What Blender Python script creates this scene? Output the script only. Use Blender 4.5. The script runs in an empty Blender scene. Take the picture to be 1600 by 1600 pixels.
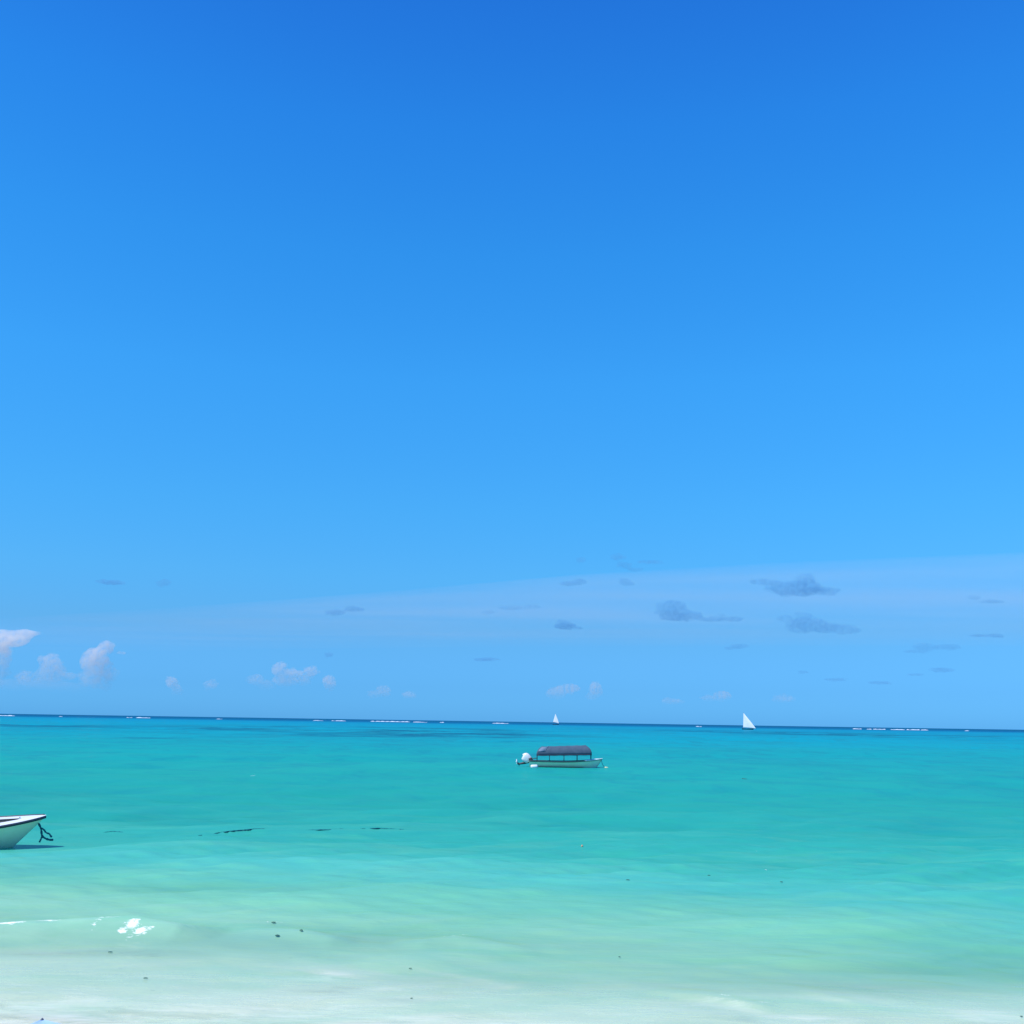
import bpy, bmesh, math, random
import numpy as np
from mathutils import Vector, Matrix

# ------------------------------------------------------------------ camera
S = bpy.context.scene
C = S.collection
R = math.radians
CAM_H = 5.0
FOV = 53.0
PITCH, ROLL = R(11.52), R(0.90)
cam_data = bpy.data.cameras.new("camera")
cam = bpy.data.objects.new("camera", cam_data)
C.objects.link(cam)
cam_data.sensor_width = 36
cam_data.angle = R(FOV)
cam_data.clip_start = 0.1
cam_data.clip_end = 200000
cam.matrix_world = (Matrix.Translation((0, 0, CAM_H)) @ Matrix.Rotation(R(90) + PITCH, 4, 'X')
                    @ Matrix.Rotation(ROLL, 4, 'Z'))
S.camera = cam

# ------------------------------------------------------------------ sky and sun
SUN_EL, SUN_AZ = R(57), R(-118)         # high sun, off to the left and slightly behind the viewer
w = bpy.data.worlds.new("World")
S.world = w
w.use_nodes = True
nt = w.node_tree
bg = nt.nodes['Background']
sky = nt.nodes.new("ShaderNodeTexSky")
sky.sky_type = 'NISHITA'
sky.sun_disc = False
sky.sun_elevation = SUN_EL
sky.sun_rotation = SUN_AZ
sky.altitude = 0
sky.air_density = 1.0
sky.dust_density = 0.3
sky.ozone_density = 3.0
geo = nt.nodes.new("ShaderNodeTexCoord")
sep = nt.nodes.new("ShaderNodeSeparateXYZ")
nt.links.new(geo.outputs['Generated'], sep.inputs[0])
grade = nt.nodes.new("ShaderNodeValToRGB")      # clear tropical air: deeper blue than the model's
nt.links.new(sep.outputs[2], grade.inputs[0])
SKY_STOPS = [  # sin(elevation), r, g, b  (half of the gain)
    (0.000, .100, .390, 1.02), (0.030, .110, .365, .85), (0.085, .156, .410, .70), (0.135, .166, .515, .79),
    (0.200, .162, .605, .90), (0.320, .154, .722, 1.10), (0.430, .129, .735, 1.195), (0.530, .107, .684, 1.25), (0.620, .091, .574, 1.21),
    (1.0, .085, .53, 1.15)]
els = grade.color_ramp.elements
while len(els) > 1:
    els.remove(els[0])
els[0].position = SKY_STOPS[0][0]
els[0].color = (*SKY_STOPS[0][1:], 1)
for st in SKY_STOPS[1:]:
    e = els.new(st[0])
    e.color = (*st[1:], 1)
gm = nt.nodes.new("ShaderNodeMix")
gm.data_type = 'RGBA'
gm.blend_type = 'MULTIPLY'
gm.inputs[0].default_value = 1
dbl = nt.nodes.new("ShaderNodeVectorMath")
dbl.operation = 'SCALE'
dbl.inputs['Scale'].default_value = 2.0
side = nt.nodes.new("ShaderNodeMath")
side.operation = 'MULTIPLY_ADD'
side.inputs[1].default_value = 2.0
side.inputs[2].default_value = 2.0
xz = nt.nodes.new("ShaderNodeMath")
xz.operation = 'MULTIPLY'
nt.links.new(sep.outputs[0], xz.inputs[0])
zk = nt.nodes.new("ShaderNodeMath")
zk.operation = 'MULTIPLY_ADD'
zk.inputs[1].default_value = .55
zk.inputs[2].default_value = -.085
nt.links.new(sep.outputs[2], zk.inputs[0])
nt.links.new(zk.outputs[0], xz.inputs[1])
nt.links.new(xz.outputs[0], side.inputs[0])
nt.links.new(side.outputs[0], dbl.inputs['Scale'])
nt.links.new(sky.outputs[0], dbl.inputs[0])
nt.links.new(dbl.outputs[0], gm.inputs[6])
nt.links.new(grade.outputs[0], gm.inputs[7])
nt.links.new(gm.outputs[2], bg.inputs[0])
bg.inputs[1].default_value = 0.10

sun_data = bpy.data.lights.new("sun", 'SUN')
sun_data.energy = 4.8
sun_data.angle = R(0.53)
sun_data.color = (1.0, 0.95, 0.85)
sun = bpy.data.objects.new("sun", sun_data)
C.objects.link(sun)
to_sun = Vector((math.cos(SUN_EL) * math.sin(SUN_AZ), math.cos(SUN_EL) * math.cos(SUN_AZ), math.sin(SUN_EL)))
sun.rotation_euler = to_sun.to_track_quat('Z', 'Y').to_euler()

S.view_settings.view_transform = 'Standard'
S.view_settings.look = 'None'
S.view_settings.exposure = 0.0
S.view_settings.gamma = 1.0
S.cycles.use_denoising = True
S.cycles.max_bounces = 10
S.cycles.transparent_max_bounces = 24
S.cycles.volume_bounces = 2

# ------------------------------------------------------------------ helpers
F_PX = 800 / math.tan(R(FOV / 2))
M3 = cam.matrix_world.to_3x3()
EYE = Vector((0, 0, CAM_H))


def ray(px, py):
    return (M3 @ Vector(((px - 800) / F_PX, -(py - 800) / F_PX, -1))).normalized()


def ground(px, py, z=0.0):
    """The point of the level z seen at this place of the photograph."""
    d = ray(px, py)
    return EYE + d * ((z - CAM_H) / d.z)


def at(px, py, dist):
    """The point seen at this place of the photograph, dist metres ahead."""
    d = ray(px, py)
    return EYE + d * (dist / d.y)


def tag(o, label=None, cat=None, group=None, kind=None):
    for k, v in (('label', label), ('category', cat), ('group', group), ('kind', kind)):
        if v:
            o[k] = v
    return o


def empty(name, loc, rz=0.0):
    o = bpy.data.objects.new(name, None)
    o.location = loc
    o.rotation_euler = (0, 0, rz)
    C.objects.link(o)
    return o


def link_bm(name, bm, m, parent=None, smooth=True):
    bmesh.ops.recalc_face_normals(bm, faces=bm.faces)
    me = bpy.data.meshes.new(name)
    bm.to_mesh(me)
    bm.free()
    for p in me.polygons:
        p.use_smooth = smooth
    o = bpy.data.objects.new(name, me)
    if m:
        me.materials.append(m)
    C.objects.link(o)
    if parent:
        o.parent = parent
    return o


def add_tube(bm, pts, r, seg=8, cap=True):
    pts = [Vector(p) for p in pts]
    n = len(pts)
    rs = r if isinstance(r, (list, tuple)) else [r] * n
    rings = []
    up = Vector((0, 0, 1))
    prev = None
    for i, p in enumerate(pts):
        d = (pts[min(i + 1, n - 1)] - pts[max(i - 1, 0)]).normalized()
        if prev is None:
            a = d.cross(up)
            if a.length < 1e-3:
                a = d.cross(Vector((1, 0, 0)))
        else:
            a = prev - d * prev.dot(d)
        a.normalize()
        prev = a
        b = d.cross(a)
        rings.append([bm.verts.new(p + (a * math.cos(t) + b * math.sin(t)) * rs[i])
                      for t in [2 * math.pi * k / seg for k in range(seg)]])
    for i in range(n - 1):
        for k in range(seg):
            bm.faces.new((rings[i][k], rings[i][(k + 1) % seg], rings[i + 1][(k + 1) % seg], rings[i + 1][k]))
    if cap:
        bm.faces.new(rings[0][::-1])
        bm.faces.new(rings[-1])


def add_box(bm, c, s, rot=None, bevel=0.0):
    r = bmesh.ops.create_cube(bm, size=1)
    vs = r['verts']
    if bevel:
        sm = min(s)
    for v in vs:
        v.co = Vector((v.co.x * s[0], v.co.y * s[1], v.co.z * s[2]))
    if bevel:
        es = {e for v in vs for e in v.link_edges}
        rr = bmesh.ops.bevel(bm, geom=list(es), offset=min(bevel, sm * .45), segments=2, affect='EDGES', profile=.7)
        vs = list({v for f in rr['faces'] for v in f.verts} | {v for v in vs if v.is_valid})
    for v in vs:
        if rot is not None:
            v.co = rot @ v.co
        v.co += Vector(c)


def add_grid(bm, pts):
    """pts: rows of points -> quads."""
    rows = [[bm.verts.new(p) for p in r] for r in pts]
    for i in range(len(rows) - 1):
        for j in range(len(rows[0]) - 1):
            try:
                bm.faces.new((rows[i][j], rows[i][j + 1], rows[i + 1][j + 1], rows[i + 1][j]))
            except ValueError:
                pass
    return rows


def nd(t, kind, **kw):
    n = t.nodes.new(kind)
    for k, v in kw.items():
        setattr(n, k, v)
    return n


def mat(name, col, rough=0.5, col2=None, scale=6.0, bump=0.0, spec=0.5, translucent=0.0, metallic=0.0):
    """Painted / cloth / wood surface whose colour drifts between two tones over a noise pattern."""
    m = bpy.data.materials.new(name)
    m.use_nodes = True
    t = m.node_tree
    b = t.nodes['Principled BSDF']
    b.inputs['Roughness'].default_value = rough
    b.inputs['Specular IOR Level'].default_value = spec
    b.inputs['Metallic'].default_value = metallic
    tc = nd(t, 'ShaderNodeTexCoord')
    nz = nd(t, 'ShaderNodeTexNoise')
    nz.inputs['Scale'].default_value = scale
    nz.inputs['Detail'].default_value = 5
    nz.inputs['Roughness'].default_value = .65
    t.links.new(tc.outputs['Object'], nz.inputs['Vector'])
    rp = nd(t, 'ShaderNodeValToRGB')
    rp.color_ramp.elements[0].position = .35
    rp.color_ramp.elements[1].position = .7
    rp.color_ramp.elements[0].color = (*(col2 or [c * .82 for c in col]), 1)
    rp.color_ramp.elements[1].color = (*col, 1)
    t.links.new(nz.outputs['Fac'], rp.inputs[0])
    t.links.new(rp.outputs[0], b.inputs['Base Color'])
    if bump:
        bp = nd(t, 'ShaderNodeBump')
        bp.inputs['Strength'].default_value = .6
        bp.inputs['Distance'].default_value = bump
        t.links.new(nz.outputs['Fac'], bp.inputs['Height'])
        t.links.new(bp.outputs[0], b.inputs['Normal'])
    if translucent:
        tr = nd(t, 'ShaderNodeBsdfTranslucent')
        t.links.new(rp.outputs[0], tr.inputs[0])
        mx = nd(t, 'ShaderNodeMixShader')
        mx.inputs[0].default_value = translucent
        t.links.new(b.outputs[0], mx.inputs[1])
        t.links.new(tr.outputs[0], mx.inputs[2])
        t.links.new(mx.outputs[0], t.nodes['Material Output'].inputs[0])
    return m


WHITE = mat("white_gelcoat", (.82, .84, .84), .35, (.70, .73, .72), 2.5)
HULLW = mat("hull_gelcoat", (.86, .83, .63), .4, (.80, .77, .54), 1.6)
NAVY = mat("navy_rubber", (.018, .035, .06), .5)
GREENRAIL = mat("dark_green_paint", (.010, .060, .075), .45)
CANOPY = mat("dark_canvas", (.078, .118, .165), .9, (.055, .088, .130), 1.8, .01, .2)
CANOPYPALE = mat("pale_canvas", (.16, .22, .30), .85)
PIPE = mat("painted_pipe", (.02, .06, .08), .4)
COWL = mat("white_cowling", (.85, .84, .82), .25)
MOTOR = mat("dark_motor", (.05, .035, .03), .5, (.03, .035, .05), 5)
ROPE = mat("wet_rope", (.014, .150, .190), .9, (.008, .085, .115), 25, .01, .1)
SAIL = mat("sailcloth", (.93, .93, .90), .8, (.87, .88, .86), .5, 0, .3, .30)
WOOD = mat("dark_timber", (.05, .045, .035), .7, (.03, .025, .02), 3)
FOAM = mat("surf_foam", (.80, .84, .86), .9, (.50, .62, .68), .25, .3)
WEED = mat("seaweed", (.06, .15, .125), .8, (.035, .10, .085), 30, 0, .1)
BUOYY = mat("pale_buoy", (.62, .66, .40), .5)
BUOYO = mat("orange_buoy", (.55, .32, .20), .6)
BLUECLOTH = mat("blue_cloth", (.50, .72, .97), .8, (.45, .68, .93), 4, .003, .3, .25)
ALU = mat("pole_metal", (.6, .6, .6), .35, None, 6, 0, .5, 0, .8)
DARKCAP = mat("dark_finial", (.10, .12, .16), .5)
COCKPIT = mat("cockpit_lining", (.26, .23, .20), .7, (.18, .15, .13), 3)

# ------------------------------------------------------------------ beach, seabed and sea
rng = np.random.default_rng(7)


def axis(lo, hi, pivot_lo, pivot_hi, fine, grow):
    """Sample positions: even and fine between the pivots, growing outside them."""
    mid = np.arange(pivot_lo, pivot_hi + fine / 2, fine)
    up, s, v = [], fine, pivot_hi
    while v < hi:
        s *= grow
        v += s
        up.append(min(v, hi))
    dn, s, v = [], fine, pivot_lo
    while v > lo:
        s *= grow
        v -= s
        dn.append(max(v, lo))
    return np.array(dn[::-1] + list(mid) + up)


def sheet(name, xs, ys, Z, m):
    nx, ny = len(xs), len(ys)
    X, Y = np.meshgrid(xs, ys)
    co = np.stack([X, Y, Z], -1).reshape(-1, 3).astype(np.float32)
    idx = np.arange(nx * ny).reshape(ny, nx)
    q = np.stack([idx[:-1, :-1], idx[:-1, 1:], idx[1:, 1:], idx[1:, :-1]], -1).reshape(-1, 4)
    me = bpy.data.meshes.new(name)
    me.vertices.add(len(co))
    me.vertices.foreach_set('co', co.ravel())
    me.loops.add(q.size)
    me.loops.foreach_set('vertex_index', q.ravel().astype(np.int32))
    me.polygons.add(len(q))
    me.polygons.foreach_set('loop_start', np.arange(0, q.size, 4, dtype=np.int32))
    me.polygons.foreach_set('use_smooth', np.ones(len(q), dtype=bool))
    me.update(calc_edges=True)
    me.materials.append(m)
    o = bpy.data.objects.new(name, me)
    C.objects.link(o)
    return o, me


def waves(X, Y, lams, spread, seed, amp):
    g = np.random.default_rng(seed)
    Z = np.zeros_like(X)
    for lam in lams:
        th = g.normal(0, spread)
        k = 2 * np.pi / lam
        kx, ky = k * math.sin(th), -k * math.cos(th)
        Z += amp(lam) * np.sin(kx * X + ky * Y + g.uniform(0, 6.28) + .8 * np.sin(.31 * kx * Y + .27 * ky * X + g.uniform(0, 6.28)))
    return Z


WATERLINE = 16.2


def shore_d(X, Y):
    """Distance out from the beach: the shore runs slightly askew to the view."""
    return Y + .21 * X * np.clip(60 / np.maximum(Y, 60), 0, 1) - WATERLINE


def bed(X, Y):
    d = shore_d(X, Y)
    z = np.where(d < 0, -d * .058, -d * .052)
    z = np.where(d > 18, -.936 - (d - 18) * .03, z)
    z = np.clip(z, -4.0, 1.15)
    bars = waves(X * .45, Y, [2.2, 3.1, 4.3, 5.7, 7.5], .45, 5, lambda l: .014 * l)
    return z + bars * np.clip((d - 1) / 14, .10, 1)


# sand: one sheet from behind the beach out under the sea
bx = axis(-15000, 15000, -20, 20, .45, 1.09)
by = axis(-400, 15500, 6, 46, .3, 1.07)
BX, BY = np.meshgrid(bx, by)
sand = bpy.data.materials.new("coral_sand")
sand.use_nodes = True
t = sand.node_tree
b = t.nodes['Principled BSDF']
b.inputs['Roughness'].default_value = .9
b.inputs['Specular IOR Level'].default_value = .2
tc = nd(t, 'ShaderNodeTexCoord')
n1 = nd(t, 'ShaderNodeTexNoise')
n1.inputs['Scale'].default_value = .5
n1.inputs['Detail'].default_value = 7
t.links.new(tc.outputs['Object'], n1.inputs['Vector'])
rp = nd(t, 'ShaderNodeValToRGB')
rp.color_ramp.elements[0].position = .3
rp.color_ramp.elements[1].position = .7
rp.color_ramp.elements[0].color = (.74, .66, .49, 1)
rp.color_ramp.elements[1].color = (.86, .77, .59, 1)
t.links.new(n1.outputs['Fac'], rp.inputs[0])
t.links.new(rp.outputs[0], b.inputs['Base Color'])
n2 = nd(t, 'ShaderNodeTexNoise')
n2.inputs['Scale'].default_value = 9
n2.inputs['Detail'].default_value = 8
t.links.new(tc.outputs['Object'], n2.inputs['Vector'])
bp = nd(t, 'ShaderNodeBump')
bp.inputs['Distance'].default_value = .03
bp.inputs['Strength'].default_value = .4
t.links.new(n2.outputs['Fac'], bp.inputs['Height'])
t.links.new(bp.outputs[0], b.inputs['Normal'])
beach, _ = sheet("beach", bx, by, bed(BX, BY), sand)
tag(beach, "white coral sand sloping down under the clear shallow sea", "beach", kind='structure')

# sea surface
wx = axis(-13500, 13500, -16, 16, .11, 1.028)
wy = axis(9.5, 13900, 15, 33, .065, 1.016)
WX, WY = np.meshgrid(wx, wy)
SPX = np.gradient(wx)[None, :] * np.ones_like(WY)
SPY = np.gradient(wy)[:, None] * np.ones_like(WX)
depth0 = np.maximum(-bed(WX, WY), 0)
d0 = shore_d(WX, WY)
shal = np.clip(depth0 / .9, .10, 1)
g = np.random.default_rng(11)
WZ = np.zeros_like(WX)
for lam in [.55, .7, .8, .95, 1.1, 1.3, 1.5, 1.8, 2.1, 2.5, 3.0, 3.6, 4.3, 5.2, 6.5, 8, 10, 13, 17, 23, 31, 45, 70]:
    for rep in range(2):
        th = g.normal(.15, .5)
        k = 2 * np.pi / lam
        kx, ky = k * math.sin(th), -k * math.cos(th)
        dens = np.clip(1.25 - 2.6 * np.maximum(SPX * abs(math.sin(th)), SPY * abs(math.cos(th))) / lam, 0, 1)
        env = .5 + .5 * np.sin(.13 * kx * WX + .11 * ky * WY + g.uniform(0, 6.28)) * np.sin(.09 * kx * WY - .12 * ky * WX + g.uniform(0, 6.28))
        WZ += (.0145 if lam < 3.2 else .0098) * lam ** .82 * dens * env * np.sin(kx * WX + ky * WY + g.uniform(0, 6.28))
WZ *= shal
for (px, py, rx_, ry_) in ((882, 1199.5, 6.5, 9.0), (10, 1318, 5.0, 5.0)):      # the moored boats flatten the chop round them
    c = ground(px, py)
    WZ *= 1 - .9 * np.exp(-((WX - c.x) / rx_) ** 4 - ((WY - c.y) / ry_) ** 4)


def ridge(poly, height, front, back):
    """A low breaking wave along a crest line given in photograph places; returns height and closeness to the crest."""
    P = np.array([ground(p[0], p[1], height * p[2] * .9)[:2] for p in poly])
    H = np.array([p[2] for p in poly])
    crest = np.interp(WX[0], P[:, 0], P[:, 1])[None, :]
    hh = np.interp(WX[0], P[:, 0], H, left=0, right=0)[None, :] * height
    s = WY - crest
    prof = np.where(s < 0, np.exp(-(s / front) ** 2), np.exp(-(s / back) ** 2))
    return hh * prof, s, hh


foam = np.zeros_like(WX)
milk = np.zeros_like(WX)
silt = np.zeros_like(WX)
RIDGES = [
    ([(-200, 1458, .7), (0, 1455, .8), (90, 1451, .9), (150, 1447, 1), (210, 1446, 1), (280, 1455, .75), (330, 1462, .25), (360, 1462, 0)], .30, .50, .55),
    ([(340, 1458, 0), (400, 1457, .7), (460, 1460, .8), (520, 1470, .6), (560, 1476, 0)], .16, .45, .5),
    ([(610, 1478, 0), (660, 1475, .8), (715, 1471, 1), (780, 1480, .6), (850, 1490, 0)], .13, .40, .45),
    ([(560, 1512, 0), (640, 1510, .5), (720, 1522, .8), (800, 1540, .6), (880, 1556, 0)], .03, .3, .6),
    ([(1010, 1549, 0), (1060, 1554, .8), (1110, 1557, 1), (1150, 1563, 1), (1190, 1572, .7), (1220, 1576, 0)], .06, .22, .5),
    ([(1215, 1545, 0), (1270, 1552, .6), (1330, 1566, .8), (1400, 1580, 0)], .035, .25, .5),
    ([(-60, 1556, .6), (40, 1556, .7), (90, 1555, .4), (140, 1560, 0)], .04, .2, .4),
]
for i, (poly, h, fr, bk) in enumerate(RIDGES):
    z, s, hh = ridge(poly, h, fr, bk)
    WZ += z
    near = (.62 if i == 2 else 1) * np.clip(hh / h, 0, 1) * np.clip((.06 - s) / .12, 0, 1) * np.exp(-(np.minimum(s, 0) / (1.5 if i < 3 else 1.1)) ** 2)
    if i < 3:
        silt = np.maximum(silt, near)
    else:
        milk = np.maximum(milk, near * (1.0 if i == 4 else .7))

for (px, py, rx, ry, a) in [
        (205, 1455, 15, 4, .76), (222, 1458, 14, 2.6, .80), (190, 1457, 9, 3, .74), (212, 1449, 12, 1.6, .68), (204, 1461, 6, 3, .74), (162, 1446, 4, 2, .78), (147, 1455, 6, 4, .62),
        (120, 1447, 50, 3, .6), (75, 1453, 30, 1.8, .76), (250, 1449, 40, 1.6, .62), (165, 1451, 30, 3, .60), (10, 1456, 30, 1.6, .74), (34, 1455, 8, 1.6, .72), (425, 1452, 30, 2, .55), (455, 1458, 8, 2, .45),
        (529, 1466, 6, 3, .55), (700, 1472, 30, 7, .42), (720, 1468, 40, 3, .45), (25, 1416, 4, 2, .6),
        (45, 1556, 40, 2, .5), (120, 1554, 20, 2, .45), (1195, 1570, 18, 1.5, .55), (1120, 1560, 60, 3, .44), (1184, 1345, 3, 1.2, .6), (1196, 1367, 4, 1.2, .6),
        (395, 1215, 6, .7, .8), (165, 1209, 4, .7, .8), (180, 1449, 16, 1.6, .7), (130, 1449, 20, 1.3, .66), (236, 1457, 8, 1.5, .7)]:
    lift = .2 if px < 300 and 1440 < py < 1465 else 0      # on the face of the small wave
    c = ground(px, py, lift)
    dx = (ground(px + rx, py, lift) - c).length
    dy = (ground(px, py - ry, lift) - c).length
    foam = np.maximum(foam, a * np.exp(-((WX - c.x) / dx) ** 2 - ((WY - c.y) / dy) ** 2))

# pale clouds of stirred-up sand in the wash
for (px, py, rx, ry, a) in [
        (505, 1527, 110, 15, 1.0), (620, 1545, 90, 12, .8), (400, 1550, 160, 12, .6), (150, 1592, 190, 14, .7), (640, 1590, 200, 12, .8), (850, 1568, 90, 14, .7), (1080, 1572, 120, 16, .7),
        (1250, 1592, 150, 10, .9), (1530, 1585, 110, 14, 1.0), (1330, 1560, 90, 12, .5), (60, 1500, 120, 14, .35), (250, 1520, 140, 10, .4), (1000, 1595, 200, 10, .6), (800, 1612, 1100, 26, .66), (1420, 1602, 320, 18, .6)]:
    c = ground(px, py)
    dx = (ground(px + rx, py) - c).length
    dy = (ground(px, py - ry) - c).length
    milk = np.maximum(milk, a * np.exp(-((WX - c.x) / dx) ** 2 - ((WY - c.y) / dy) ** 2))

milk *= .8
milk = np.maximum(milk, .85 * np.clip((.30 - np.maximum(WZ - bed(WX, WY), 0)) / .24, 0, 1))

# darker weed beds and deeper holes, by place
weed = np.zeros_like(WX)
for (px, py, rx, ry, a) in [
        (10, 1248, 75, 14, .55), (560, 1139, 130, 4.5, .55), (690, 1147, 110, 4, .6), (440, 1137, 40, 2, .5), (520, 1149, 120, 2.5, .4),
        (300, 1139, 130, 2, .35), (60, 1134, 70, 2, .45), (190, 1153, 60, 2, .45), (260, 1153, 35, 2, .4), (100, 1136, 100, 2, .3), (820, 1159, 30, 1.5, .4),
        (1180, 1184, 30, 1.5, .5), (1400, 1150, 110, 2.5, .4), (1260, 1145, 90, 2, .4), (1560, 1152, 60, 2.5, .35), (1150, 1144, 60, 1.6, .4),
        (1470, 1212, 110, 3, .35), (1300, 1198, 120, 2.5, .3), (1550, 1250, 90, 6, .25), (1420, 1175, 40, 2, .35), (820, 1288, 130, 8, .28), (1450, 1295, 160, 10, .28),
        (600, 1287, 230, 6, .22), (330, 1276, 120, 3, .2), (950, 1214, 60, 3, .2), (1220, 1174, 50, 1.5, .35), (900, 1300, 60, 3, .2)]:
    c = ground(px, py)
    dx = (ground(px + rx, py) - c).length
    dy = (ground(px, py + ry) - ground(px, py - ry)).length / 2
    a *= 2.4 if py < 1165 else .5
    weed = np.maximum(weed, a * np.exp(-((WX - c.x) / dx) ** 2 - ((WY - c.y) / dy) ** 2))

wm = bpy.data.materials.new("sea_water")
wm.use_nodes = True
t = wm.node_tree
L = t.links
for n in list(t.nodes):
    if n.type == 'BSDF_PRINCIPLED':
        t.nodes.remove(n)
out = t.nodes['Material Output']


def attr(nm):
    a = nd(t, 'ShaderNodeAttribute')
    a.attribute_name = nm
    return a.outputs['Fac']


def M(op, a, b_=None, c_=None, clamp=False):
    n = nd(t, 'ShaderNodeMath', operation=op)
    n.use_clamp = clamp
    for i, v in enumerate((a, b_, c_)):
        if v is None:
            continue
        if isinstance(v, (int, float)):
            n.inputs[i].default_value = v
        else:
            L.new(v, n.inputs[i])
    return n.outputs[0]


def noise(scale, sx=1.0, sy=1.0, detail=4, rough=.6, w_=0.0, dist=0.0):
    tc = nd(t, 'ShaderNodeTexCoord')
    mp = nd(t, 'ShaderNodeMapping')
    mp.inputs['Scale'].default_value = (sx * scale, sy * scale, scale)
    mp.inputs['Location'].default_value = (w_ * 13.7, w_ * 7.1, w_ * 3.3)
    L.new(tc.outputs['Object'], mp.inputs[0])
    n = nd(t, 'ShaderNodeTexNoise')
    n.inputs['Scale'].default_value = 1
    n.inputs['Detail'].default_value = detail
    n.inputs['Roughness'].default_value = rough
    n.inputs['Distortion'].default_value = dist
    L.new(mp.outputs[0], n.inputs[0])
    return n.outputs['Fac']


def mixc(f, a, b_):
    n = nd(t, 'ShaderNodeMix', data_type='RGBA')
    L.new(f, n.inputs[0]) if not isinstance(f, (int, float)) else setattr(n.inputs[0], 'default_value', f)
    for i, v in ((6, a), (7, b_)):
        if isinstance(v, tuple):
            n.inputs[i].default_value = (*v, 1)
        else:
            L.new(v, n.inputs[i])
    return n.outputs[2]


off = attr('offshore')           # 0 at the beach .. 1 at the horizon, logarithmic
# how deep and clear the water is drifts over noise of three sizes
nA = noise(1.0, .045, .16, 4, .55, 1, .6)
nB = noise(1.0, .007, .022, 5, .6, 2, .8)
nC = noise(1.0, .0012, .004, 5, .6, 3)
var = M('ADD', M('MULTIPLY', M('SUBTRACT', nA, .5), .05), M('MULTIPLY', M('SUBTRACT', nB, .5), .07))
offv = M('ADD', off, var)
ramp = nd(t, 'ShaderNodeValToRGB')
L.new(offv, ramp.inputs[0])
LOGMAX = math.log(13000 / 3.0)


def tpos(py):
    p = ground(800, py)
    return math.log(1 + (p.y - WATERLINE) / 3.0) / LOGMAX


BODY = [(1560, (.50, .64, .43)), (1500, (.335, .605, .385)), (1440, (.155, .485, .318)), (1400, (.082, .45, .345)), (1350, (.043, .378, .28)), (1300, (.024, .338, .253)),
        (1250, (.017, .313, .238)), (1200, (.011, .310, .262)), (1170, (.006, .292, .29)), (1150, (.002, .285, .345)), (1138, (.001, .26, .365)),
        (1132.8, (.001, .21, .35)), (1131.2, (.000, .085, .215)), (1129, (.000, .065, .18))]
els = ramp.color_ramp.elements
while len(els) > 1:
    els.remove(els[0])
els[0].position = max(0, tpos(BODY[0][0]))
els[0].color = (*BODY[0][1], 1)
for py, c in BODY[1:]:
    e = els.new(min(1, tpos(py)))
    e.color = (*c, 1)
body = ramp.outputs[0]
# weed beds: darker, bluer bottom showing through
wd = attr('weedbed')
strk = noise(1.0, .022, .011, 6, .72, 5)
wfac = M('MULTIPLY', wd, M('SMOOTHSTEP' if False else 'MULTIPLY', M('SUBTRACT', strk, .43, None, True), 8.0, None, True), None, True)
body = mixc(wfac, body, (.003, .095, .165))
stn = noise(1.0, .26, .17, 6, .66, 21, .6)
stf = noise(1.0, .035, .020, 6, .70, 23, .6)
ripple_shade = M('ADD', M('MULTIPLY', M('SUBTRACT', stn, .48, None, True), 2.6, None, True), M('MULTIPLY', M('SUBTRACT', stf, .48, None, True), 2.4, None, True), None, True)
ripple_shade = M('MULTIPLY', ripple_shade, M('MULTIPLY', M('SUBTRACT', off, .20, None, True), 3.4, None, True))
body = mixc(ripple_shade, body, (.010, .20, .24))  # ripple shading mixed into the body colour as darker streaks
# pale sandy clouds carried in the water near the beach (greener)
siltn = noise(1.0, .30, .75, 6, .62, 7, .5)
sl = M('MULTIPLY', attr('silt'), M('ADD', M('MULTIPLY', siltn, .9), .35), None, True)
body = mixc(M('MULTIPLY', sl, .85), body, (.30, .60, .44))
mkn = noise(1.0, .55, 1.9, 7, .66, 8, .8)
mk = M('MULTIPLY', attr('milk'), M('MULTIPLY', M('SUBTRACT', mkn, .20, None, True), 2.7, None, True), None, True)
body = mixc(mk, body, (.755, .715, .575))
drift = noise(1.0, .10, .36, 5, .6, 9, 1.0)
dz = M('MULTIPLY', M('SUBTRACT', drift, .47, None, True), 3.2, None, True)
inner = M('MULTIPLY', M('SUBTRACT', 1.0, M('MULTIPLY', off, 2.9), None, True), 1.7, None, True)
body = mixc(M('MULTIPLY', M('MULTIPLY', dz, inner), .8), body, (.185, .55, .30))

diff = nd(t, 'ShaderNodeBsdfDiffuse')
L.new(body, diff.inputs[0])
# clear part: light passes to the sand and back, losing red with depth
dep = attr('depth')
tint = nd(t, 'ShaderNodeCombineColor')
for i, k in enumerate((-1.15, -.16, -.13)):
    L.new(M('POWER', 2.71828, M('MULTIPLY', dep, k)), tint.inputs[i])
trn = nd(t, 'ShaderNodeBsdfTransparent')
L.new(tint.outputs[0], trn.inputs[0])
opq = M('SUBTRACT', 1.0, M('POWER', 2.71828, M('MULTIPLY', dep, -2.1)))
opq = M('ADD', M('MULTIPLY', opq, .94), .06, None, True)
opq = M('MAXIMUM', opq, M('MAXIMUM', M('MULTIPLY', sl, .75), M('MULTIPLY', mk, .9)))
sub = nd(t, 'ShaderNodeMixShader')
L.new(opq, sub.inputs[0])
L.new(trn.outputs[0], sub.inputs[1])
L.new(diff.outputs[0], sub.inputs[2])

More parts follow.
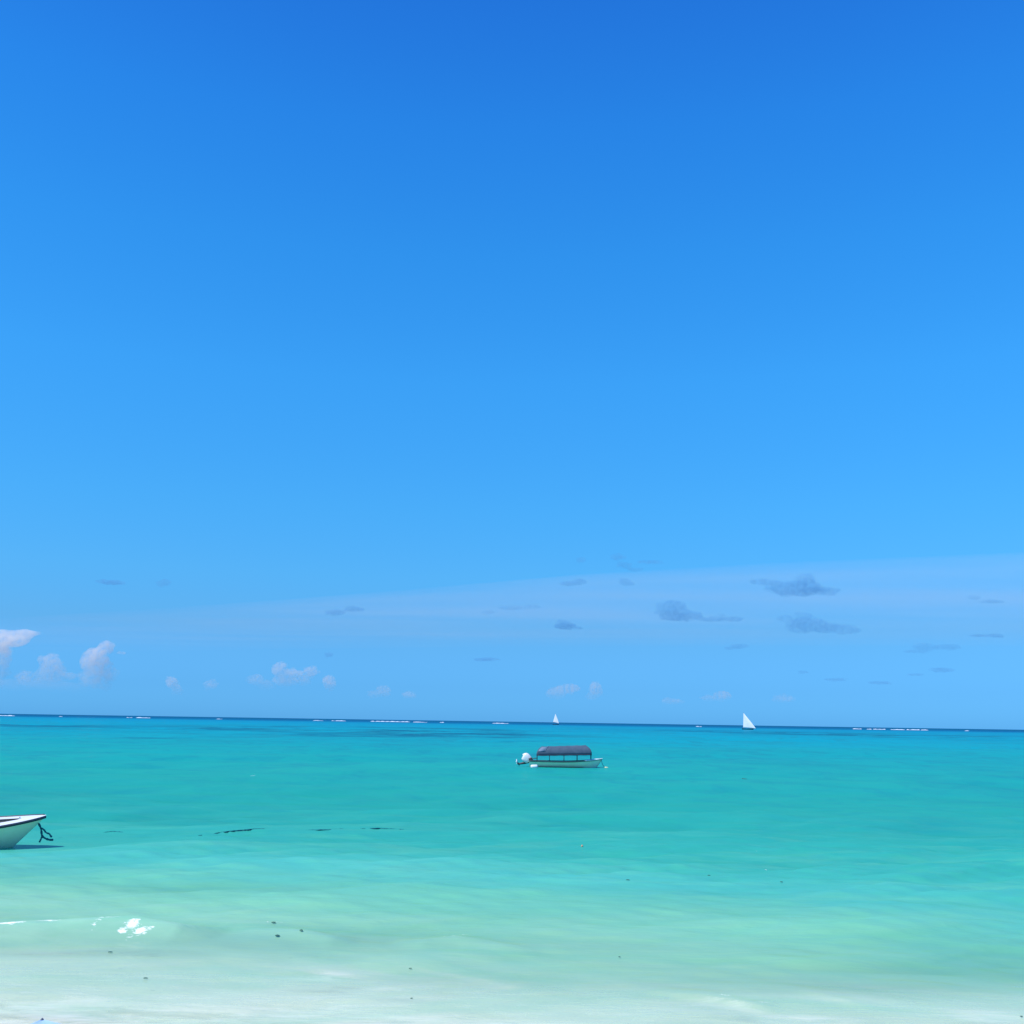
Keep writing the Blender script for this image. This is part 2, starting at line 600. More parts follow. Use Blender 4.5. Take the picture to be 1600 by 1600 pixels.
# small ripples
rn1 = noise(1.0, .9, 2.6, 3, .6, 11, .3)
rn2 = noise(1.0, .22, .8, 4, .6, 12, .4)
hgt = M('ADD', M('MULTIPLY', rn1, .065), M('MULTIPLY', rn2, .17))
hgt = M('MULTIPLY', hgt, M('ADD', .3, M('MULTIPLY', dep, .8), None, True))
bump = nd(t, 'ShaderNodeBump')
bump.inputs['Distance'].default_value = 1.0
bump.inputs['Strength'].default_value = .65
L.new(hgt, bump.inputs['Height'])
L.new(bump.outputs[0], diff.inputs['Normal'])
gl = nd(t, 'ShaderNodeBsdfGlossy')
gl.inputs['Roughness'].default_value = .12
gl.inputs[0].default_value = (1, 1, 1, 1)
L.new(bump.outputs[0], gl.inputs['Normal'])
fr = nd(t, 'ShaderNodeFresnel')
fr.inputs[0].default_value = 1.33
L.new(bump.outputs[0], fr.inputs['Normal'])
frc = M('MINIMUM', M('MULTIPLY', fr.outputs[0], .5), M('ADD', .045, M('MULTIPLY', M('SUBTRACT', 1.0, off), .10)))
wet = nd(t, 'ShaderNodeMixShader')
L.new(frc, wet.inputs[0])
L.new(sub.outputs[0], wet.inputs[1])
L.new(gl.outputs[0], wet.inputs[2])
# foam
fo = attr('foam')
fn = noise(1.0, 5.5, 9.0, 7, .72, 15, .9)
ff = M('MULTIPLY', M('SUBTRACT', M('ADD', fn, M('MULTIPLY', fo, .62)), .80), 7.0, None, True)
ff = M('MULTIPLY', ff, M('MULTIPLY', fo, 6.0, None, True))
# thin lacy films drifting in the last shallow metres
fl = noise(1.0, .9, 4.2, 7, .7, 17, .7)
shl = M('POWER', M('SUBTRACT', 1.0, M('MULTIPLY', dep, 2.8), None, True), 1.8)
film = M('MULTIPLY', M('MULTIPLY', M('SUBTRACT', fl, .50, None, True), 4.0, None, True), M('MULTIPLY', shl, .40))
ffa = M('MAXIMUM', ff, film)
fd = nd(t, 'ShaderNodeBsdfDiffuse')
fd.inputs[0].default_value = (.86, .86, .80, 1)
fin = nd(t, 'ShaderNodeMixShader')
L.new(ffa, fin.inputs[0])
L.new(wet.outputs[0], fin.inputs[1])
L.new(fd.outputs[0], fin.inputs[2])
L.new(fin.outputs[0], out.inputs[0])

# the sheet ends where the sand rises out of it
sea, sme = sheet("water", wx, wy, WZ, wm)
tag(sea, "turquoise lagoon shading from milky shallows to a dark blue line at the horizon", "sea", kind='structure')
vals = {'depth': np.maximum(WZ - bed(WX, WY), 0), 'offshore': np.log(1 + np.maximum(d0, 0) / 3.0) / LOGMAX,
        'foam': foam, 'silt': silt, 'milk': milk, 'weedbed': weed}
for nm, v in vals.items():
    a = sme.attributes.new(nm, 'FLOAT', 'POINT')
    a.data.foreach_set('value', v.ravel().astype(np.float32))


def sea_z(x, y):
    return float(WZ[np.abs(wy - y).argmin(), np.abs(wx - x).argmin()])


def afloat(px, py):
    """The point of the rippled surface seen at this place of the photograph."""
    p = ground(px, py)
    for _ in range(4):
        p = ground(px, py, sea_z(p.x, p.y))
    return p


# ------------------------------------------------------------------ clouds
def cloud_mat(name, col, dens, scale, cut, z0, z1, low):
    m = bpy.data.materials.new(name)
    m.use_nodes = True
    tt = m.node_tree
    for n in list(tt.nodes):
        if n.type == 'BSDF_PRINCIPLED':
            tt.nodes.remove(n)
    pv = nd(tt, 'ShaderNodeVolumePrincipled')
    pv.inputs['Color'].default_value = (*col, 1)
    pv.inputs['Anisotropy'].default_value = .1
    tc = nd(tt, 'ShaderNodeTexCoord')
    oi = nd(tt, 'ShaderNodeObjectInfo')
    mp = nd(tt, 'ShaderNodeVectorMath', operation='MULTIPLY_ADD')
    tt.links.new(tc.outputs['Object'], mp.inputs[0])
    mp.inputs[1].default_value = (scale,) * 3
    tt.links.new(oi.outputs['Random'], mp.inputs[2])
    nz = nd(tt, 'ShaderNodeTexNoise')
    nz.inputs['Scale'].default_value = 1
    nz.inputs['Detail'].default_value = 4
    nz.inputs['Roughness'].default_value = .6
    tt.links.new(mp.outputs[0], nz.inputs['Vector'])
    mr = nd(tt, 'ShaderNodeMapRange')
    mr.inputs[1].default_value = cut
    mr.inputs[2].default_value = cut + .3
    mr.inputs[3].default_value = 0
    mr.inputs[4].default_value = dens
    tt.links.new(nz.outputs['Fac'], mr.inputs[0])
    sp = nd(tt, 'ShaderNodeSeparateXYZ')
    tt.links.new(tc.outputs['Object'], sp.inputs[0])
    zr = nd(tt, 'ShaderNodeMapRange')          # density thinned towards the base to imitate distance haze
    zr.interpolation_type = 'SMOOTHSTEP'
    for ii, vv in ((1, z0), (2, z1), (3, low), (4, 1.0)):
        zr.inputs[ii].default_value = vv
    tt.links.new(sp.outputs[2], zr.inputs[0])
    ml = nd(tt, 'ShaderNodeMath', operation='MULTIPLY')
    tt.links.new(mr.outputs[0], ml.inputs[0])
    tt.links.new(zr.outputs[0], ml.inputs[1])
    tt.links.new(ml.outputs[0], pv.inputs['Density'])
    tt.links.new(pv.outputs[0], tt.nodes['Material Output'].inputs['Volume'])
    return m


CLOUD_K = .56


def cloud(name, lobes, dist, col, opac, label, group, depth_k=.6, seed=0, cut=.38, low=1.0):
    """A cloud from rounded lobes (photo place, half sizes in photo pixels), fused into one lumpy body of drops."""
    rr = random.Random(seed)
    k = dist / F_PX * 1.0
    cx = sum(l[0] for l in lobes) / len(lobes)
    cy = sum(l[1] for l in lobes) / len(lobes)
    c0 = at(cx, cy, dist)
    bm = bmesh.new()
    big = max(max(l[2], l[3]) for l in lobes)
    for (px, py, ax, ay) in lobes:
        p = at(px, py, dist) - c0
        n = 1 if min(ax, ay) < 3 else 9
        for j in range(n):
            if j == 0:
                q, s = Vector((0, 0, 0)), .82
            else:
                a = rr.uniform(0, 6.28)
                e = rr.uniform(.5, .8)
                q = Vector((math.cos(a) * e * ax, rr.uniform(-.6, .6) * ax * depth_k, math.sin(a) * e * ay))
                s = rr.uniform(.22, .42)
            res = bmesh.ops.create_icosphere(bm, subdivisions=3, radius=1)
            for v in res['verts']:
                v.co = Vector((v.co.x * ax * s, v.co.y * ax * depth_k * s, v.co.z * ay * s)) * k + p + q * k
    o = link_bm(name, bm, None)
    o.location = c0
    rm = o.modifiers.new("fuse", 'REMESH')
    rm.mode = 'VOXEL'
    sm = min(min(l[2], l[3]) for l in lobes)
    rm.voxel_size = max(sm * .16, big * .045) * k
    tx = bpy.data.textures.new(name + "_lumps", 'CLOUDS')
    tx.noise_scale = max(2.2, big * .28) * k
    tx.noise_depth = 3
    dp = o.modifiers.new("lumps", 'DISPLACE')
    dp.texture = tx
    dp.strength = sm * .75 * k
    dp.mid_level = .5
    opac *= min(1.9, max(1.0, 8.0 / max(l[3] for l in lobes)))
    thick = sorted(l[2] for l in lobes)[len(lobes) // 2] * 2 * depth_k * k
    o.data.materials.append(cloud_mat(name + "_vapour", col, CLOUD_K * opac / max(thick, 1), (12.0 if low == 1 else 6.5) / (big * 2 * k), cut,
                                     min(cy - l[1] - l[3] for l in lobes) * k, max(cy - l[1] + l[3] * .4 for l in lobes) * k, low))
    tag(o, label, "cloud", group)
    return o


GREY_SHADE = (.27, .57, .78)  # shaded look of these clouds put into their volume colour
PALE = (.99, .96, .95)
GG, GW = "small grey clouds over the lagoon", "pale clouds low along the horizon"
greys = [
    ([(1250, 919, 46, 16), (1258, 907, 22, 13), (1225, 920, 32, 12), (1285, 923, 30, 9), (1190, 909, 26, 5), (1208, 911, 24, 6)], 5200, 3.4, "large grey cloud with a pointed hump, uppermost and darkest of the big ones"),
    ([(1058, 960, 38, 13), (1052, 947, 26, 13), (1080, 961, 24, 9), (1110, 968, 26, 4.5), (1143, 967, 22, 5), (1126, 963, 12, 5)], 6300, 3.0, "grey cloud with a pale round top and a thin flat tail to its right"),
    ([(1260, 974, 40, 14), (1256, 963, 18, 9), (1290, 981, 40, 10), (1226, 966, 17, 7), (1325, 985, 28, 6)], 6600, 2.5, "wide ragged grey cloud below the hump backed grey cloud"),
    ([(882, 978, 22, 7), (880, 972, 12, 5), (902, 981, 10, 3)], 7000, 2.8, "small grey cloud with a flat base above the smaller distant sail"),
    ([(905, 909, 15, 6), (888, 912, 18, 4)], 5600, 2.6, "small dark grey puff under a tiny wisp, on the edge of the pale band"),
    ([(976, 909, 11, 7), (984, 912, 10, 4)], 5600, 2.2, "tiny wedge shaped grey cloud right of a small dark puff"),
    ([(908, 875, 10, 6)], 5000, 1.3, "faintest tiny grey wisp above the pale band, left of a longer wisp"),
    ([(965, 871, 16, 6), (975, 883, 14, 6), (992, 890, 16, 4), (1015, 878, 26, 3)], 5000, 1.5, "broken grey wisps trailing above the edge of the pale band"),
    ([(525, 957, 18, 6), (553, 952, 20, 5)], 6500, 3.2, "lone thin grey cloud left of centre over open water"),
    ([(762, 1030, 22, 3.5), (750, 1031, 14, 2.5)], 9000, 2.2, "thin dark grey streak of cloud low between the white puffs at centre"),
    ([(800, 950, 24, 4), (830, 948, 16, 5), (762, 957, 14, 4)], 6500, .9, "barely visible grey wisp stretched along the middle of the sky"),
    ([(1153, 1010, 16, 5), (1140, 1013, 12, 3)], 8000, 1.8, "small flat grey cloud right above the larger white sail"),
    ([(1445, 1011, 24, 7), (1480, 1011, 26, 5), (1430, 1018, 22, 3)], 8000, 1.7, "hazy double streak of grey cloud low on the right"),
    ([(1522, 934, 14, 4), (1550, 940, 22, 4)], 6000, 1.3, "faint grey wisp highest at the right edge of the photo"),
    ([(1555, 993, 17, 4), (1530, 993, 20, 2.5)], 7500, 1.9, "little grey dash of cloud close to the right edge"),
    ([(1472, 1047, 26, 4), (1430, 1054, 18, 2.5)], 11000, 1.5, "long thin grey streak low on the right above the surf line"),
    ([(177, 910, 21, 5), (165, 909, 14, 4)], 5600, 3.0, "isolated grey smudge of cloud high above the white towers on the left"),
    ([(256, 911, 16, 6)], 5600, 1.7, "very faint grey smudge right of the isolated grey one"),
    ([(514, 1023, 9, 4.5)], 9000, 1.6, "tiny grey speck of cloud above the twin white puffs"),
    ([(1375, 1067, 22, 3)], 12000, 1.4, "thin grey dash low in the sky above the longest surf line"),
    ([(1305, 1062, 22, 3)], 12000, 1.2, "thin grey dash left of the one above the longest surf line"),
    ([(1255, 1050, 10, 3)], 11000, 1.0, "short faint grey dash low between the larger sail and the right"),
]
for i, (lb, D, op, label) in enumerate(greys):
    cloud("cloud", lb, D, GREY_SHADE, op, label, GG, .6, i + 1)
whites = [
    ([(20, 1070, 60, 11), (100, 1073, 60, 9), (60, 1066, 50, 10)], 22000, .42, "dim low bank of haze linking the feet of the white towers on the left"),
    ([(12, 1000, 40, 14), (38, 990, 24, 8), (-15, 1005, 30, 20), (0, 1030, 22, 30), (-10, 1055, 24, 20)], 16000, 3.2, "brightest white cloud cut by the left edge, its top blown out to the right"),
    ([(37, 1060, 15, 14)], 20000, 1.1, "faint low white puff between the cut off cloud and a round tower"),
    ([(78, 1035, 20, 15), (76, 1053, 24, 20), (102, 1056, 22, 8)], 20000, 2.0, "round topped white cloud tower, shorter neighbour of the tall one"),
    ([(148, 1034, 28, 24), (165, 1012, 15, 14), (152, 1058, 28, 22), (174, 1055, 13, 14), (190, 1020, 8, 3)], 20000, 2.2, "tallest white cloud tower with a slanting top on the left"),
    ([(268, 1066, 11, 11), (276, 1078, 10, 10)], 24000, 1.5, "small white puff alone, first right of the tall tower"),
    ([(329, 1070, 14, 9)], 24000, 1.0, "faint round white puff between a lone puff and the twin puffs"),
    ([(400, 1062, 16, 10), (415, 1070, 16, 8)], 24000, .8, "dim white haze of cloud at the foot of the twin puffs"),
    ([(437, 1046, 15, 13), (455, 1052, 16, 9), (445, 1064, 24, 11)], 24000, 1.9, "white puff with a raised knob, left one of the twin puffs"),
    ([(486, 1049, 13, 10), (474, 1062, 14, 11)], 24000, 1.8, "slanting white puff, right one of the twin puffs"),
    ([(515, 1067, 13, 14)], 24000, 1.7, "square little white puff just right of the twin puffs"),
    ([(600, 1080, 14, 11), (586, 1085, 14, 7)], 26000, 1.1, "faint white puff low on the horizon left of the centre"),
    ([(640, 1086, 13, 7)], 26000, .9, "faintest small white puff near the middle of the horizon"),
    ([(890, 1076, 20, 9), (868, 1083, 20, 11)], 26000, 1.5, "wide white puff directly above the smaller distant sail"),
    ([(931, 1077, 12, 14), (925, 1088, 12, 8)], 26000, 1.5, "upright white puff right of the smaller distant sail"),
    ([(1128, 1087, 18, 9), (1108, 1091, 16, 6)], 28000, 1.3, "low white puff left of the larger distant sail"),
    ([(1225, 1092, 22, 8)], 28000, .8, "very faint white puff right of the larger distant sail"),
    ([(1050, 1096, 20, 6)], 28000, .6, "very faint white smear of cloud between the two sails"),
]
CLOUD_K = .95
for i, (lb, D, op, label) in enumerate(whites):
    cloud("cloud", lb, D, PALE, op, label, GW, .8, 100 + i, .37, .12)


# thin high veil: a wedge of ice cloud whose near edge slants across the sky
VH = 2600.0


def veil_pt(px, py):
    return ground(px, py, VH)


bm = bmesh.new()
thin = [0, .02, .1, .3, .55, .8, 1, 1, 1, 1, 1]
near = [(-700, 1010), (-300, 985), (0, 966), (250, 950), (450, 936), (650, 920), (900, 898), (1200, 880), (1600, 863), (2000, 850), (2600, 838)]
far_y = [1030, 1026, 1022, 1018, 1014, 1012, 1010, 1010, 1010, 1010, 1010]
rows = []
for (px, py), fy, tn in zip(near, far_y, thin):
    a = veil_pt(px, py)
    c = veil_pt(px, max(fy, py + 6))
    row = []
    for f, th in ((0, 8), (.04, 60), (.13, 125), (.32, 120), (.5, 85), (.68, 50), (.84, 22), (1, 2)):
        p = a.lerp(c, f)
        row.append((p, 1 + th * tn))
    rows.append(row)
top = [[bm.verts.new(p + Vector((0, 0, th))) for p, th in r] for r in rows]
bot = [[bm.verts.new(p) for p, th in r] for r in rows]
n, m_ = len(rows), len(rows[0])
for i in range(n - 1):
    for j in range(m_ - 1):
        bm.faces.new((top[i][j], top[i][j + 1], top[i + 1][j + 1], top[i + 1][j]))
        bm.faces.new((bot[i][j], bot[i + 1][j], bot[i + 1][j + 1], bot[i][j + 1]))
for i in range(n - 1):
    bm.faces.new((top[i][0], top[i + 1][0], bot[i + 1][0], bot[i][0]))
    bm.faces.new((top[i][-1], bot[i][-1], bot[i + 1][-1], top[i + 1][-1]))
for j in range(m_ - 1):
    bm.faces.new((top[0][j], bot[0][j], bot[0][j + 1], top[0][j + 1]))
    bm.faces.new((top[-1][j], top[-1][j + 1], bot[-1][j + 1], bot[-1][j]))
vm = bpy.data.materials.new("veil_ice")
vm.use_nodes = True
tt = vm.node_tree
tt.nodes.remove(tt.nodes['Principled BSDF'])
pv = nd(tt, 'ShaderNodeVolumePrincipled')
pv.inputs['Color'].default_value = (.95, .95, .98, 1)
tcv = nd(tt, 'ShaderNodeTexCoord')
mpv = nd(tt, 'ShaderNodeMapping')
mpv.inputs['Scale'].default_value = (.00010, .00035, .0012)
mpv.inputs['Rotation'].default_value = (0, 0, .35)
tt.links.new(tcv.outputs['Object'], mpv.inputs[0])
nzv = nd(tt, 'ShaderNodeTexNoise')
nzv.inputs['Scale'].default_value = 1.0
nzv.inputs['Detail'].default_value = 4
tt.links.new(mpv.outputs[0], nzv.inputs[0])
mrv = nd(tt, 'ShaderNodeMapRange')
for ii_, vv_ in ((1, .3), (2, .7), (3, .00011), (4, .00033)):
    mrv.inputs[ii_].default_value = vv_
tt.links.new(nzv.outputs['Fac'], mrv.inputs[0])
tt.links.new(mrv.outputs[0], pv.inputs['Density'])
tt.links.new(pv.outputs[0], tt.nodes['Material Output'].inputs['Volume'])
veil = link_bm("cloud_veil", bm, vm)
tag(veil, "thin lilac veil of high cloud with a slanting upper edge across the right of the sky", "cloud", kind='stuff')


# ------------------------------------------------------------------ boats
class Hull:
    """Lofted boat shape: x from transom (0) to bow (L), z up from the waterline."""

    def __init__(s, L, B, zs, zm, zb, draft=.25, rake=.6, stern=.85, flare=.5, full=.45, pw=2.2, blunt=1.0):
        s.L, s.B, s.zs, s.zm, s.zb, s.draft, s.rake, s.stern, s.flare, s.full, s.pw, s.blunt = L, B, zs, zm, zb, draft, rake, stern, flare, full, pw, blunt

    def half(s, t):
        if t < s.full:
            k = 1 - t / s.full
            return s.B / 2 * (1 - (1 - s.stern) * k * k)
        return s.B / 2 * max(0, 1 - ((t - s.full) / (1 - s.full)) ** s.pw) ** s.blunt

    def sheer(s, t):
        if t < .4:
            return s.zm + (s.zs - s.zm) * (1 - t / .4) ** 2
        return s.zm + (s.zb - s.zm) * ((t - .4) / .6) ** 2

    def pt(s, t, v, side, inset=0.0):
        keel = -s.draft + (max(0, t - .7) / .3) ** 2 * s.draft * .35
        z = keel + (s.sheer(t) - keel) * v
        x = s.L * t - s.rake * (1 - v) * t ** 4
        y = max(0, s.half(t) - inset) * ((1 - s.flare) * v ** .35 + s.flare * v)
        return Vector((x, side * y, z))

    def top(s, t, side, inset=0.0, dz=0.0):
        return Vector((s.L * t, side * max(0, s.half(t) - inset), s.sheer(t) + dz))

    def shell(s, bm, nt_=40, nv=12):
        for side in (-1, 1):
            add_grid(bm, [[s.pt(i / nt_, j / nv, side) for j in range(nv + 1)] for i in range(nt_ + 1)])
        rows = [[s.pt(0, j / nv, -1), s.pt(0, j / nv, 1)] for j in range(nv + 1)]
        add_grid(bm, rows)
        bmesh.ops.remove_doubles(bm, verts=bm.verts, dist=.002)

    def rail(s, bm, r, t0=0.0, t1=1.0, dz=0.0, n=40, sides=(-1, 1)):
        for side in sides:
            add_tube(bm, [s.top(t0 + (t1 - t0) * i / n, side, -.01, dz) for i in range(n + 1)], r, 6)

    def ring_deck(s, bm, t0, t1, width, dz=.02, crown=.0, n=40):
        """Side decks from t0 to t1 leaving the cockpit open."""
        for side in (-1, 1):
            add_grid(bm, [[s.top(t0 + (t1 - t0) * i / n, side, .0, dz), s.top(t0 + (t1 - t0) * i / n, side, width, dz + crown)] for i in range(n + 1)])

    def full_deck(s, bm, t0, t1, dz=.02, crown=.04, n=24, m_=10):
        rows = []
        for i in range(n + 1):
            tt_ = t0 + (t1 - t0) * i / n
            r = []
            for j in range(m_ + 1):
                u = -1 + 2 * j / m_
                h = s.half(tt_)
                r.append(Vector((s.L * tt_, u * h, s.sheer(tt_) + dz + crown * (1 - u * u) * min(1, h / .4))))
            rows.append(r)
        add_grid(bm, rows)
        bmesh.ops.remove_doubles(bm, verts=bm.verts, dist=.002)


# ---- the covered passenger boat moored in mid lagoon
base = ground(882, 1199.6)
kx = at(940, 1199.6, base.y).x - at(827, 1199.6, base.y).x
heading = math.atan2((ground(940, 1199.0) - ground(827, 1200.5)).y, (ground(940, 1199.0) - ground(827, 1200.5)).x)
px_m = kx / 113.0
BL = kx * 1.01
HX = -ROLL * 1.1                     # follows the level sea
root = empty("passenger_boat", (at(827, 1200.3, base.y).x, base.y, 0), R(-2.5))
tag(root, "white covered boat with dark canopy and tilted outboard, moored on turquoise water", "boat")
H = Hull(BL, 2.1, .70, .66, 1.02, .3, .85, .86, .45, .5, 2.4)
bm = bmesh.new()
H.shell(bm)
hull = link_bm("hull", bm, HULLW, root)
hull.modifiers.new("shell", 'SOLIDIFY').thickness = .035
bm = bmesh.new()
H.rail(bm, .075, 0, .76, .02)
for side in (-1, 1):
    add_grid(bm, [[H.top(.76 * i / 30, side, 0, .03), H.top(.76 * i / 30, side, .16, .03)] for i in range(31)])
link_bm("gunwale", bm, GREENRAIL, root)
bm = bmesh.new()
H.full_deck(bm, .745, 1.0, .05, .09)
H.rail(bm, .045, .76, 1.0, .05)
link_bm("foredeck", bm, WHITE, root)
bm = bmesh.new()
H.rail(bm, .022, .76, .995, -.045)
link_bm("rubbing_strake", bm, NAVY, root)
bm = bmesh.new()
H.full_deck(bm, 0.0, .10, -.06, .0)
link_bm("stern_deck", bm, WHITE, root)
bm = bmesh.new()
add_grid(bm, [[Vector((BL * .1 + BL * .64 * i / 12, u * (H.half(.1 + .64 * i / 12) - .1), .12)) for u in (-1, 0, 1)] for i in range(13)])
link_bm("floor", bm, COCKPIT, root)
for tx_ in (.2, .36, .52, .66):
    bm = bmesh.new()
    add_box(bm, (BL * tx_, 0, .44), (.34, 2 * H.half(tx_) - .55, .05), None, .01)
    link_bm("bench", bm, WOOD, root)
# canopy: a long barrel of dark canvas on pipe posts, ends drawn in
k_ = px_m
cx0, cx1 = (838.3 - 827) * k_, (924 - 827) * k_
rx0, rx1 = (846.5 - 827) * k_, (914.5 - 827) * k_


def sea_px(px):           # photo row of the waterline under the boat
    return 1200.6 - (px - 827) * .012


def zc(px, py):
    return (sea_px(px) - py) * k_


ev0, ev1 = zc(838, 1181.3), zc(924, 1178.0)
rg0, rg1 = zc(846, 1168.3), zc(914, 1164.4)
HWID = .98
bm = bmesh.new()
rows = []
NU, NV = 34, 22
for i in range(NU + 1):
    u = i / NU
    row = []
    for j in range(NV + 1):
        th = math.pi * j / NV
        hgt_ = math.sin(th) ** .8
        x0 = cx0 + (rx0 - cx0) * hgt_ ** 2.6
        x1 = cx1 + (rx1 - cx1) * hgt_ ** 2.6
        x = x0 + (x1 - x0) * u
        sag = .035 * math.sin(math.pi * ((u * 5) % 1)) * math.sin(th)
        z = (ev0 + (ev1 - ev0) * u) + ((rg0 - ev0) + ((rg1 - ev1) - (rg0 - ev0)) * u) * hgt_ - sag
        row.append(Vector((x, -HWID * math.cos(th), z)))
    rows.append(row)
add_grid(bm, rows)
can = link_bm("canopy", bm, CANOPY, root)
sd = can.modifiers.new("cloth", 'SOLIDIFY')
sd.thickness = .03
bm = bmesh.new()                       # hem rope along both eaves
for sgn in (-1, 1):
    add_tube(bm, [(cx0 + (cx1 - cx0) * i / 20, sgn * (HWID + .01), ev0 + (ev1 - ev0) * i / 20 - .04 + .012 * math.sin(i * 1.7)) for i in range(21)], .065, 6)
link_bm("hem", bm, NAVY, can)
bm = bmesh.new()                       # pale tube near the stern, standing in for a highlight on the canvas
u = .155
highlight_strip = []
for j in range(2, NV - 1):
    th = math.pi * j / NV
    p = rows[int(u * NU)][j]
    highlight_strip.append(Vector((p.x + .0, p.y * 1.01, p.z + .03)))
add_tube(bm, highlight_strip, .028, 6)
link_bm("highlight_strip", bm, CANOPYPALE, can)
bm = bmesh.new()                       # end cloth at the stern, paler window panel
pan = []
for i in range(7):
    th0 = R(18) + R(48) * i / 6
    hgt_ = math.sin(th0) ** .8
    zz = ev0 + (rg0 - ev0) * hgt_
    pan.append([Vector((cx0 + (rx0 - cx0) * hgt_ ** 2.6 + d_, -HWID * math.cos(th0) * 1.02 - .012, zz + .015)) for d_ in (.12, .45, .85)])
add_grid(bm, pan)
link_bm("side_panel", bm, CANOPYPALE, can).modifiers.new("cloth", 'SOLIDIFY').thickness = .01
for px in (839, 858.5, 881, 901.5, 923):
    x = (px - 827) * k_
    f = min(.995, x / BL)
    u = (x - cx0) / (cx1 - cx0)
    for sgn in (-1, 1):
        bm = bmesh.new()
        yb = sgn * (H.half(f) - .05)
        add_tube(bm, [(x, yb, H.sheer(f) - .05), (x, sgn * HWID * .985, ev0 + (ev1 - ev0) * u - .02)], .035, 8)
        link_bm("canopy_post", bm, PIPE, root)
# outboard motor, tilted clear of the water
om = bpy.data.objects.new("outboard_motor", None)
C.objects.link(om)
om.parent = root
om.location = (-.20, -.05, .50)
om.scale = (1.22, 1.22, 1.22)
bm = bmesh.new()
sec = [(0.00, .20, .15), (.04, .27, .20), (.18, .31, .23), (.38, .33, .25), (.54, .32, .24), (.64, .27, .21), (.70, .17, .14), (.715, .02, .02)]
rings = []
tilt = Matrix.Rotation(R(-38), 3, 'Y')


def squarish(a):
    return math.copysign(abs(a) ** .72, a)


for (h, a, b_) in sec:
    rings.append([tilt @ Vector((a * squarish(math.cos(q)) * (1.18 if math.cos(q) > 0 else 1), b_ * squarish(math.sin(q)), h + .10 * squarish(math.cos(q)) * min(1, h / .5))) + Vector((.16, 0, .16)) for q in [2 * math.pi * i / 28 for i in range(29)]])
add_grid(bm, rings)
bmesh.ops.remove_doubles(bm, verts=bm.verts, dist=.002)
cw = link_bm("cowling", bm, COWL, om)
cw.location = (-.05, 0, -.07)
cw.scale = (1.32, 1.1, 1.0)
bm = bmesh.new()
add_box(bm, (.20, 0, .16), (.34, .30, .26), tilt, .05)
add_box(bm, (.36, 0, .02), (.16, .34, .42), None, .03)
add_box(bm, (.31, -.20, .24), (.34, .22, .42), Matrix.Rotation(R(-20), 3, 'Y'), .05)
add_tube(bm, [(.34, 0, .25), (.52, -.02, .38), (.85, -.05, .42)], .035, 8)
link_bm("motor_bracket", bm, MOTOR, om)
bm = bmesh.new()
add_tube(bm, [(.14, 0, .12), (-.25, 0, -.02), (-.62, 0, -.10), (-.86, 0, -.12)], [.15, .12, .085, .07], 10)
add_tube(bm, [(-.95, 0, .03), (-.84, 0, -.12), (-.74, 0, -.27)], [.05, .085, .03], 8)
link_bm("motor_leg", bm, MOTOR, om)
bm = bmesh.new()
for q in range(3):
    a = 2 * math.pi * q / 3 + .4
    c_ = Vector((-.98, math.cos(a) * .13, .06 + math.sin(a) * .13))
    add_box(bm, c_, (.05, .18, .27), Matrix.Rotation(a, 3, 'X') @ Matrix.Rotation(R(25), 3, 'Z'), .015)
add_tube(bm, [(-1.08, 0, .06), (-.92, 0, .06)], [.03, .06], 10)
link_bm("propeller", bm, COWL, om)
# white fender hung at the stern quarter
fx = ground(834.5, 1200.6)
fend = empty("fender", (fx.x, fx.y - 1.12, .0), R(-2.5))
tag(fend, "chunky white fender hanging at the stern quarter of the covered boat", "fender")
bm = bmesh.new()
add_tube(bm, [(-.40, 0, .20), (-.37, 0, .21), (-.28, 0, .215), (.25, 0, .25), (.34, 0, .26), (.37, 0, .26)], [.05, .17, .22, .21, .15, .05], 14)
link_bm("fender_body", bm, WHITE, fend)
bm = bmesh.new()
add_tube(bm, [(.2, .02, .42), (.16, .10, .6), (.1, .16, .70)], .015, 6)
link_bm("lanyard", bm, ROPE, fend)
# bow line down to a small float
bowp = root.matrix_basis @ H.pt(.985, .95, -1)
fb = ground(943.5, 1199.0)
fb.y = bowp.y - .25
bm = bmesh.new()
add_tube(bm, [bowp + Vector((0, -.03, 0)), bowp.lerp(Vector((fb.x, fb.y, 0)), .35) + Vector((-.05, 0, -.18)), bowp.lerp(Vector((fb.x, fb.y, 0)), .7) + Vector((-.06, 0, -.1)), (fb.x - .14, fb.y, .12)], .035, 6)
tag(link_bm("bow_line", bm, ROPE), "dark rope hanging from the bow of the covered boat", "rope")
bm = bmesh.new()
add_tube(bm, [(-.22, 0, .13), (-.2, 0, .125), (-.08, 0, .09), (.1, 0, .05), (.2, 0, .02), (.22, 0, .02)], [.03, .09, .13, .13, .08, .02], 12)
bo = link_bm("mooring_buoy", bm, BUOYY)
bo.location = (fb.x, fb.y, 0)
tag(bo, "pale yellow float at the end of the covered boat's bow rope", "buoy")

